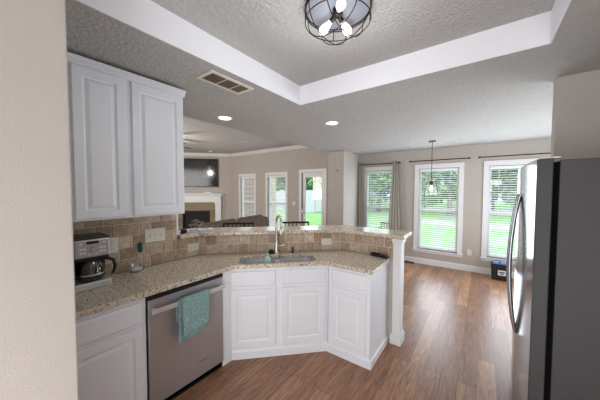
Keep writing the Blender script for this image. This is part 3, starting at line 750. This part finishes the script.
# ---------------------------------------------------------------- cage ceiling light
CX, CY = -.722, 1.360
cl = thing('cage_ceiling_light', 'round bronze wire cage light in the ceiling tray', 'ceiling light', (CX, CY, TZ), 0)
MB().lathe([(.001, -.001), (.195, -.001), (.195, -.010), (.189, -.011), (.188, -.006), (.001, -.006)], seg=48, capa=False, capb=False).build('canopy', M['dark'], cl, smooth=True)
MB().lathe([(.001, -.007), (.186, -.007), (.186, -.0075), (.001, -.0078)], seg=40, capa=False, capb=False).build('canopy_plate', M['plate'], cl)
def ring(r, z, cap=None): return [(r*math.cos(2*math.pi*i/48), r*math.sin(2*math.pi*i/48), z) for i in range(48)]
f = MB(); f.tube(ring(.192, -.020), .0034, 8, close=True); f.tube(ring(.192, -.080), .0030, 8, close=True)
for k in range(4):
    a = rad(81+90*(k % 2)); off = .062*(1 if k < 2 else -1); hwid = math.sqrt(.192**2-off**2)
    P = []
    for i in range(25):
        b_ = math.pi*i/24; x = hwid*math.cos(b_); z = -.020-.150*math.sin(b_)**.85
        P.append((x*math.cos(a)-off*math.sin(a), x*math.sin(a)+off*math.cos(a), z))
    f.tube(P, .0028, 6)
for k in range(4):
    a = rad(36+90*k); f.tube([(.192*math.cos(a), .192*math.sin(a), -.006), (.192*math.cos(a), .192*math.sin(a), -.08)], .003, 6)
f.build('cage', M['dark'], cl, smooth=True)
MB().lathe([(.03, -.007), (.03, -.04), (.018, -.05), (.001, -.052)], seg=20, capa=False, capb=False).build('hub', M['dark'], cl, smooth=True)
for k, a in enumerate((rad(88), rad(164), rad(306))):
    dv = Vector((math.cos(a), math.sin(a), -.30)).normalized(); b0 = Vector((0, 0, -.032))
    P = lambda t: tuple(b0+dv*t)
    MB().tube([P(.02), P(.055)], [.014, .016], 14).build('socket', M['dark'], cl, smooth=True)
    MB().tube([P(.055), P(.075), P(.11), P(.135), P(.152), P(.160)], [.012, .015, .026, .028, .020, .004], 16).build('bulb', M['bulb'], cl, smooth=True)
d = bpy.data.lights.new('cage_lamp', 'POINT'); d.energy = 6; d.shadow_soft_size = .14; d.color = (.93, .95, 1)
l = bpy.data.objects.new('cage_lamp', d); C.objects.link(l); l.location = (0, 0, -.36); l.parent = cl

# breakfast pendant
pn = thing('pendant_light', 'small glass shade pendant hanging before the tall window', 'pendant', (-.755, 5.06, CZ), rad(36))
MB().lathe([(.001, 0), (.06, 0), (.06, -.015), (.02, -.022), (.001, -.024)], seg=24, capa=False, capb=False).build('canopy', M['dark'], pn, smooth=True)
MB().tube([(0, 0, -.02), (0, 0, -.74)], .005, 8).build('rod', M['dark'], pn)
MB().lathe([(.02, -.72), (.022, -.76), (.012, -.80)], seg=14).build('socket', M['dark'], pn, smooth=True)
s4 = [(.056, -.735), (.084, -.985)]
f = MB()
def sq(r, z): return [(r*c_, r*s_, z) for c_, s_ in ((1, 1), (-1, 1), (-1, -1), (1, -1))]
for r, z in s4: f.tube(sq(r, z), .006, 6, close=True)
for a, b in zip(sq(*s4[0]), sq(*s4[1])): f.tube([a, b], .005, 6)
f.tube([(-.056, -.056, -.735), (.056, .056, -.735)], .003, 6)
f.build('shade_frame', M['dark'], pn)
f = MB(); A = sq(.056, -.737); B = sq(.083, -.983)
for i in range(4): f.bm.faces.new([f.bm.verts.new(p) for p in (A[i], A[(i+1) % 4], B[(i+1) % 4], B[i])])
f.build('glass_shade', M['glass'], pn)
MB().lathe([(.012, -.80), (.026, -.835), (.030, -.865), (.020, -.892), (.001, -.897)], seg=18, capb=False).build('bulb', M['bulb_bright'], pn, smooth=True)

# ---------------------------------------------------------------- curtain rods and curtains
def rod(x0, x1, z, label, y=YB-.08):
    t = thing('curtain_rod', label, 'curtain rod', (x0, y, z), 0)
    MB().tube([(0, 0, 0), (x1-x0, 0, 0)], .010, 10).build('pole', M['dark'], t, smooth=True)
    for x, s in ((0, -1), (x1-x0, 1)):
        MB().tube([(x, 0, 0), (x+s*.01, 0, 0), (x+s*.03, 0, 0), (x+s*.045, 0, 0)], [.010, .017, .017, .005], 12).build('finial', M['dark'], t, smooth=True)
    for x in (.06, x1-x0-.06):
        MB().tube([(x, 0, 0), (x, -y+YB-.0, 0)], .007, 8).build('bracket', M['dark'], t)
rod(-2.46, -1.55, 2.235, 'dark curtain rod above the narrow window holding taupe curtains')
rod(-1.285, -.25, 2.245, 'dark bare curtain rod above the window behind the pendant')
rod(-.045, .98, 2.245, 'dark bare curtain rod above the window nearest the refrigerator')
def curtain(x0t, x1t, x0b, x1b, label, ph, y=YB-.08):
    t = thing('curtain', label, 'curtain', ((x0t+x1t)/2, y, 0), 0, None); cx = (x0t+x1t)/2
    f = MB(); zt = 2.275
    def fn(u, v):
        z = zt*(1-v)+.05*v; k = min(1, v*1.6)
        x = (x0t+(x1t-x0t)*u)*(1-k)+(x0b+(x1b-x0b)*u)*k-cx
        return (x, -.012+.022*math.sin(u*2*math.pi*4.5+ph)*(1-.25*v), z)
    f.grid(fn, 54, 16); f.build('fabric', M['curtain'], t, smooth=True, solid=.003)
    g = MB()
    n = 5
    for i in range(n):
        x = x0t+(x1t-x0t)*(i+.5)/n-cx; g.tube([(x, .026*math.cos(a), 2.235+.026*math.sin(a)) for a in [2*math.pi*j/12 for j in range(12)]], .003, 6, close=True)
    g.build('rings', M['dark'], t)
curtain(-2.50, -2.36, -2.50, -2.30, 'taupe curtain on the left side of the narrow window', 0)
curtain(-1.68, -1.545, -1.76, -1.46, 'taupe curtain on the right side of the narrow window', 1)

# ---------------------------------------------------------------- bin on the floor
bn = thing('storage_bin', 'small black storage bin on the floor below the window', 'bin', (.275, 5.76, 0), 0)
f = MB(); A = [(-.12, -.10), (.12, -.10), (.12, .10), (-.12, .10)]; lo = []; 
rings = []
for ins, z in ((.015, 0), (0, .27), (-.012, .275), (-.012, .29), (.0, .29), (.004, .27), (.018, .012)):
    rings.append([f.bm.verts.new((x-math.copysign(ins, x), y-math.copysign(ins, y), z)) for x, y in A])
for a, b in zip(rings, rings[1:]):
    for k in range(4): f.bm.faces.new((a[k], a[(k+1) % 4], b[(k+1) % 4], b[k]))
f.bm.faces.new(rings[0]); f.bm.faces.new(rings[-1]); f.build('tub', M['bin'], bn, bevel=.002)
MB().box(-.02, .09, -.110, -.102, .10, .19).build('label_sticker', M['paper'], bn)
i_ = MB(); i_.box(-.005, .075, -.1115, -.110, .145, .165); i_.box(.01, .06, -.1115, -.110, .115, .13); i_.build('printing', M['bin'], bn)
for k, (x, dx) in enumerate(((-.055, .045), (.055, .045))):
    o = MB().box(-dx, dx, -.07, .07, 0, .07).build('packet', M['blue_plastic'], bevel=.012); o.location = (.275+x, 5.76, .245); o.rotation_euler = (0, 0, rad(8-14*k))
    tag(o, ['pale blue packet in the left half of the black bin', 'pale blue packet in the right half of the black bin'][k], 'packet', None)
    s_ = MB().box(-.095+.0, .095, -.075, .075, .0, .003)
    s_.bm.free()
# packets rest on filling inside the bin
MB().box(-.10, .10, -.08, .08, .013, .243).build('contents', M['rubber'], bn)
fv = thing('floor_register', 'brown floor register against the wall near the curtains', 'register', (-1.36, 5.905, 0), 0)
MB().box(-.17, .17, -.055, .055, 0, .012).build('plate', M['wood_dark'], fv, bevel=.002)
f = MB()
for i in range(10): f.box(-.155+i*.032, -.135+i*.032, -.04, .04, .012, .014)
f.build('louvers', M['rubber'], fv)

# ---------------------------------------------------------------- bar stools and sofa
def stool():
    t = thing('bar_stool', 'dark metal bar stool left of the faucet behind the raised bar', 'stool', (0, 0, 0), 0, 'bar stools behind the raised bar')
    w_ = .215
    MB().box(-w_, w_, -.20, .20, .70, .755).build('seat', M['cloth_brown'], t, bevel=.02, seg=3)
    for sx in (-1, 1):
        MB().tube([(sx*.20, .18, .70), (sx*.215, .20, .35), (sx*.225, .215, .0)], .012, 8).build('leg', M['dark_metal'], t, smooth=True)
        MB().tube([(sx*.20, -.18, .70), (sx*.215, -.20, .35), (sx*.225, -.215, .0)], .012, 8).build('leg', M['dark_metal'], t, smooth=True)
    f = MB(); r_ = .19; zf = .25
    f.tube([(-.218, -.204, zf), (.218, -.204, zf), (.218, .204, zf), (-.218, .204, zf)], .009, 8, close=True); f.build('foot_ring', M['dark_metal'], t)
    b = MB(); b.box(-w_, w_, .195, .215, 1.125, 1.150); b.box(-w_, w_, .195, .215, .88, .90)
    b.box(-w_, -w_+.02, .195, .215, .74, 1.125); b.box(w_-.02, w_, .195, .215, .74, 1.125); b.build('back_frame', M['dark_metal'], t, bevel=.003)
    for i in range(6):
        x = -w_+.02+(2*w_-.04)*(i+1)/7
        MB().box(x-.006, x+.006, .198, .212, .90, 1.125).build('back_slat', M['dark_metal'], t)
    return t
st = stool()
def place(o, s, d, z=0): o.location = (*S(s, d), z); o.rotation_euler = (0, 0, rad(45))
# back of the stool (local +y) away from the bar
place(st, -.32, 3.36+.05)
s2 = copy_tree(st); s2['label'] = 'dark metal bar stool seen just right of the faucet behind the bar'; place(s2, .48, 3.41)

so = thing('sofa', 'brown upholstered sofa beyond the bar in the living room', 'sofa', (-4.22, 3.36, 0), rad(10))
f = MB(); f.box(-.50, .32, -1.0, .95, .10, .46); f.build('base', M['cloth_brown'], so, bevel=.05, seg=4)
for y0, y1 in ((-.98, -.02), (0, .93)):
    MB().box(-.46, .12, y0, y1, .44, .58).build('seat_cushion', M['cloth_brown'], so, bevel=.05, seg=4)
    MB().box(.08, .34, y0, y1, .50, .99).build('back_cushion', M['cloth_brown'], so, bevel=.08, seg=5)
    MB().box(.05, .20, y0+.03, y1-.03, .80, 1.03).build('head_cushion', M['cloth_brown'], so, bevel=.07, seg=5)
for y0, y1 in ((-1.14, -.98), (.93, 1.09)): MB().box(-.52, .28, y0, y1, .08, .64).build('armrest', M['cloth_brown'], so, bevel=.06, seg=4)
for x in (-.42, .24):
    for y in (-.95, .9): MB().box(x-.03, x+.03, y-.03, y+.03, 0, .11).build('foot', M['wood_dark'], so)

# ---------------------------------------------------------------- fireplace and television on the diagonal wall
DL = lambda t: (d0.x-t/R2, d0.y-t/R2)   # distance t left along the wall from the corner with the back wall
fp = thing('fireplace', 'white mantel fireplace with tan tile surround under the television', 'fireplace', (*DL(1.25), 0), rad(45))
hwf = .86
f = MB(); f.box(-hwf, -.66, -.11, -.002, 0, 1.16); f.box(.66, hwf, -.11, -.002, 0, 1.16); f.box(-hwf, hwf, -.13, -.002, 1.16, 1.40)
f.box(-hwf-.02, -.64, -.13, -.002, 0, .14); f.box(.64, hwf+.02, -.13, -.002, 0, .14); f.box(-hwf-.02, -.64, -.13, -.002, 1.10, 1.17); f.box(.64, hwf+.02, -.13, -.002, 1.10, 1.17)
f.build('pilasters_and_frieze', M['trim'], fp, bevel=.004)
f = MB(); f.extrude_profile([(-.002, 1.40), (-.15, 1.40), (-.17, 1.43), (-.21, 1.44), (-.21, 1.475), (-.002, 1.475)], 'x', -hwf-.08, hwf+.08); f.build('mantel_shelf', M['trim'], fp)
f = MB(); f.box(-.66, -.47, -.09, -.002, 0, 1.16); f.box(.47, .66, -.09, -.002, 0, 1.16); f.box(-.47, .47, -.09, -.002, .86, 1.16); f.build('tile_surround', M['slate'], fp)
MB().box(-.47, .47, -.03, -.002, .02, .86).build('firebox', M['soot'], fp)
f = MB()
f.box(-.47, -.43, -.105, -.03, .02, .86); f.box(.43, .47, -.105, -.03, .02, .86); f.box(-.43, .43, -.105, -.03, .80, .86); f.box(-.43, .43, -.105, -.03, .02, .10); f.build('firebox_frame', M['dark_metal'], fp, bevel=.003)
for k in range(4):
    MB().tube([(-.32+.05*k, -.06, .16+.12*(k % 2)+.06*k), (0, -.068, .25+.09*k), (.33-.04*k, -.06, .20+.14*((k+1) % 2)+.05*k)], [.04, .05, .035], 10).build('log', M['ash'], fp, smooth=True)
MB().box(-1.0, 1.0, -.45, -.115, 0, .02).build('hearth', M['slate'], fp)
tv = thing('television', 'large flat black television mounted above the white mantel', 'television', (*DL(1.15), 0), rad(45))
MB().box(-.72, .665, -.07, -.002, 1.72, 2.735).build('housing', M['black'], tv, bevel=.006)
MB().box(-.70, .645, -.073, -.069, 1.745, 2.715).build('screen', M['screen'], tv)
cb_ = MB(); P = []
for i in range(30):
    t = i/29; P.append((.30+.55*t, -.16-.04*math.sin(t*3), 1.487+.05*abs(math.sin(t*7))*(1-t)))
P += [(.90, -.235, 1.47), (.95, -.235, 1.40), (.96, -.14, 1.25), (.965, -.02, .9), (.965, -.02, .35)]
cb_.tube(P, .012, 6); o = cb_.build('power_cable', M['steel'], smooth=True); o.location = (*DL(1.25), 0); o.rotation_euler = (0, 0, rad(45))
tag(o, 'grey cable trailing along the mantel and down the wall', 'cable')

# ceiling fan of the living room
fn_ = thing('ceiling_fan', 'ceiling fan with dark red wooden blades in the living room', 'fan', (-6.35, 3.0, LZ), 0)
MB().lathe([(.001, 0), (.07, 0), (.07, -.03), (.02, -.05), (.02, -.12), (.10, -.14), (.12, -.20), (.10, -.26), (.04, -.29), (.001, -.29)], seg=24, capa=False, capb=False).build('motor_housing', M['dark'], fn_, smooth=True)
for k in range(5):
    a = rad(14+72*k); ca_, sa_ = math.cos(a), math.sin(a)
    f = MB(); Q = [(.13, -.03), (.22, -.06), (.62, -.075), (.68, -.05), (.68, .05), (.62, .075), (.22, .06), (.13, .03)]
    f.prism([(x*ca_-y*sa_, x*sa_+y*ca_) for x, y in Q], -.225, -.217); f.build('blade', M['wood_dark'], fn_, bevel=.002)
MB().lathe([(.03, -.29), (.075, -.31), (.10, -.36), (.08, -.40), (.001, -.42)], seg=20, capa=False, capb=False).build('light_bowl', M['bulb'], fn_, smooth=True)
d = bpy.data.lights.new('fan_lamp', 'POINT'); d.energy = 28; d.shadow_soft_size = .08; d.color = (1, .95, .87)
l = bpy.data.objects.new('fan_lamp', d); C.objects.link(l); l.location = (0, 0, -.52); l.parent = fn_

# ---------------------------------------------------------------- outside
struct(MB().box(-45, 45, YB+.16, 60, -.35, -.25).build('ground', M['grass']))
struct(MB().box(-3.0, 30, 15.0, 17.2, -.25, -.235).build('ground_path', M['path']))
struct(MB().box(-6.4, -2.4, YB+.16, 8.2, -.25, -.12).build('patio', M['path']))
tag(MB().box(-12.5, -7.55, YB+1.35, YB+2.2, -.25, 3.6).build('brick_wing', M['brick']), 'brown brick house wing outside the living room window', 'wall')
tag(MB().box(-7.25, -6.98, YB+1.6, YB+1.87, -.25, 3.2).build('porch_post', M['post']), 'tan square porch post outside the living room window', 'post')
# white fence
fe = thing('garden_fence', 'white vinyl privacy fence at the end of the lawn', 'fence', (-20, 17.5, -.25), 0)
f = MB()
for i in range(76): f.box(i*.155, i*.155+.145, -.01, .01, .05, 1.75)
f.build('boards', M['fence'], fe)
MB().box(0, 11.9, -.025, .025, .10, .24).build('rail', M['fence'], fe); MB().box(0, 11.9, -.025, .025, 1.62, 1.76).build('rail', M['fence'], fe)
for i in range(5): MB().box(i*2.94-.06, i*2.44+.06, -.06, .06, 0, 1.86).build('post', M['fence'], fe)
# garden grill seen through the curtained window
gr = thing('patio_chair', 'dark metal garden chair on the lawn outside the curtained window', 'chair', (-2.05, 8.3, -.12), rad(10))
gr.location = (-2.35, 7.9, -.12)
MB().box(-.28, .28, -.26, .26, .38, .42).build('seat', M['dark_metal'], gr, bevel=.01)
f = MB()
for i in range(7): f.box(-.26+i*.08, -.22+i*.08, .24, .26, .42, .66)
f.box(-.28, .28, .235, .265, .64, .69); f.build('backrest', M['dark_metal'], gr)
for sx in (-.26, .26):
    for sy in (-.24, .24): MB().tube([(sx, sy, 0), (sx, sy, .39)], .014, 8).build('leg', M['dark_metal'], gr)
    MB().box(sx-.025, sx+.025, -.25, .25, .54, .565).build('armrest', M['dark_metal'], gr, bevel=.005)
struct(MB().box(-2.4, -1.6, YB+.16, 8.6, -.25, -.12).build('patio_edge', M['path']))

# trees: each its own trunk and leaf crown
def crown_mesh(seed, leaves):
    rnd = random.Random(seed); bm = bmesh.new()
    lumps = [(Vector((rnd.uniform(-1.3, 1.3), rnd.uniform(-1.3, 1.3), rnd.uniform(-3.2, 2.0))), rnd.uniform(.8, 1.3)) for _ in range(16)]
    for _ in range(leaves):
        c, r = rnd.choice(lumps)
        v = Vector((rnd.gauss(0, 1), rnd.gauss(0, 1), rnd.gauss(0, 1))).normalized()*r*rnd.uniform(.55, 1.05)
        p = c+v; s = rnd.uniform(.14, .28)
        a = Vector((rnd.gauss(0, 1), rnd.gauss(0, 1), rnd.gauss(0, 1))).normalized(); b = a.orthogonal().normalized()
        q = a.cross(b)
        bm.faces.new([bm.verts.new(p+b*s*x+q*s*.6*y) for x, y in ((-1, 0), (0, -1), (1, 0), (0, 1))])
    me = bpy.data.meshes.new('crown'); bm.to_mesh(me); bm.free(); me.materials.append(M['leaf']); return me
crowns = [crown_mesh(k, 4200) for k in range(3)]
tm = MB(); tm.tube([(0, 0, 0), (.05, 0, 2.0), (-.05, .05, 4.2), (0, 0, 6.2)], [.20, .15, .11, .05], 10)
for a in range(5):
    an = a*1.3; tm.tube([(0, 0, 2.8+a*.5), (.8*math.cos(an), .8*math.sin(an), 3.6+a*.55), (1.5*math.cos(an), 1.5*math.sin(an), 4.6+a*.5)], [.07, .05, .02], 6)
trunk0 = tm.build('trunk', M['bark'], smooth=True); trunk_mesh = trunk0.data; bpy.data.objects.remove(trunk0)
spots = [(-29+5.4*i+(r_%2)*2.7, 22+6.2*r_) for r_ in range(4) for i in range(9)]
for i, (x, y) in enumerate(spots):
    t = thing('garden_tree', 'leafy green tree in the row beyond the back lawn', 'tree', (x, y, -.25), i*1.7, 'trees beyond the lawn')
    k = .84+.16*((i*37) % 10)/10+.16*(i//7)**.5*0; t.scale = (k, k, k)
    o = bpy.data.objects.new('crown', crowns[i % 3]); C.objects.link(o); o.parent = t; o.location = (0, 0, 4.4)
    o = bpy.data.objects.new('trunk', trunk_mesh); C.objects.link(o); o.parent = t

# ---------------------------------------------------------------- third level: handles on their doors, panes in their frames
bpy.context.view_layer.update()
base = lambda o: o.name.split('.')[0]
sub = {'pane': ('window_frame', 'door_panel'), 'door_handle': ('door_panel',), 'deadbolt': ('door_panel',), 'handle': ('door',), 'badge': ('door',), 'control_strip': ('door',),
       'carafe_handle': ('carafe',), 'carafe_lid': ('carafe',), 'carafe_band': ('carafe',), 'spray_head': ('spout',), 'cap': ('bottle_body',), 'printing': ('cover', 'label_sticker'),
       'dial': ('head',), 'display': ('head',), 'button': ('head',), 'slot': ('socket',), 'firebox_frame': ('firebox',), 'log': ('firebox',), 'screen': ('housing',), 'canopy_plate': ('canopy',)}
for root in [o for o in bpy.data.objects if o.parent is None]:
    kids = [c for c in children(root) if c.type == 'MESH']
    for c in kids:
        want = sub.get(base(c))
        if not want: continue
        hosts = [h for h in kids if base(h) in want and h is not c]
        if not hosts: continue
        cc = sum((Vector(v) for v in c.bound_box), Vector())/8
        hb_ = min(hosts, key=lambda h: (sum((Vector(v) for v in h.bound_box), Vector())/8-cc).length)
        c.parent = hb_
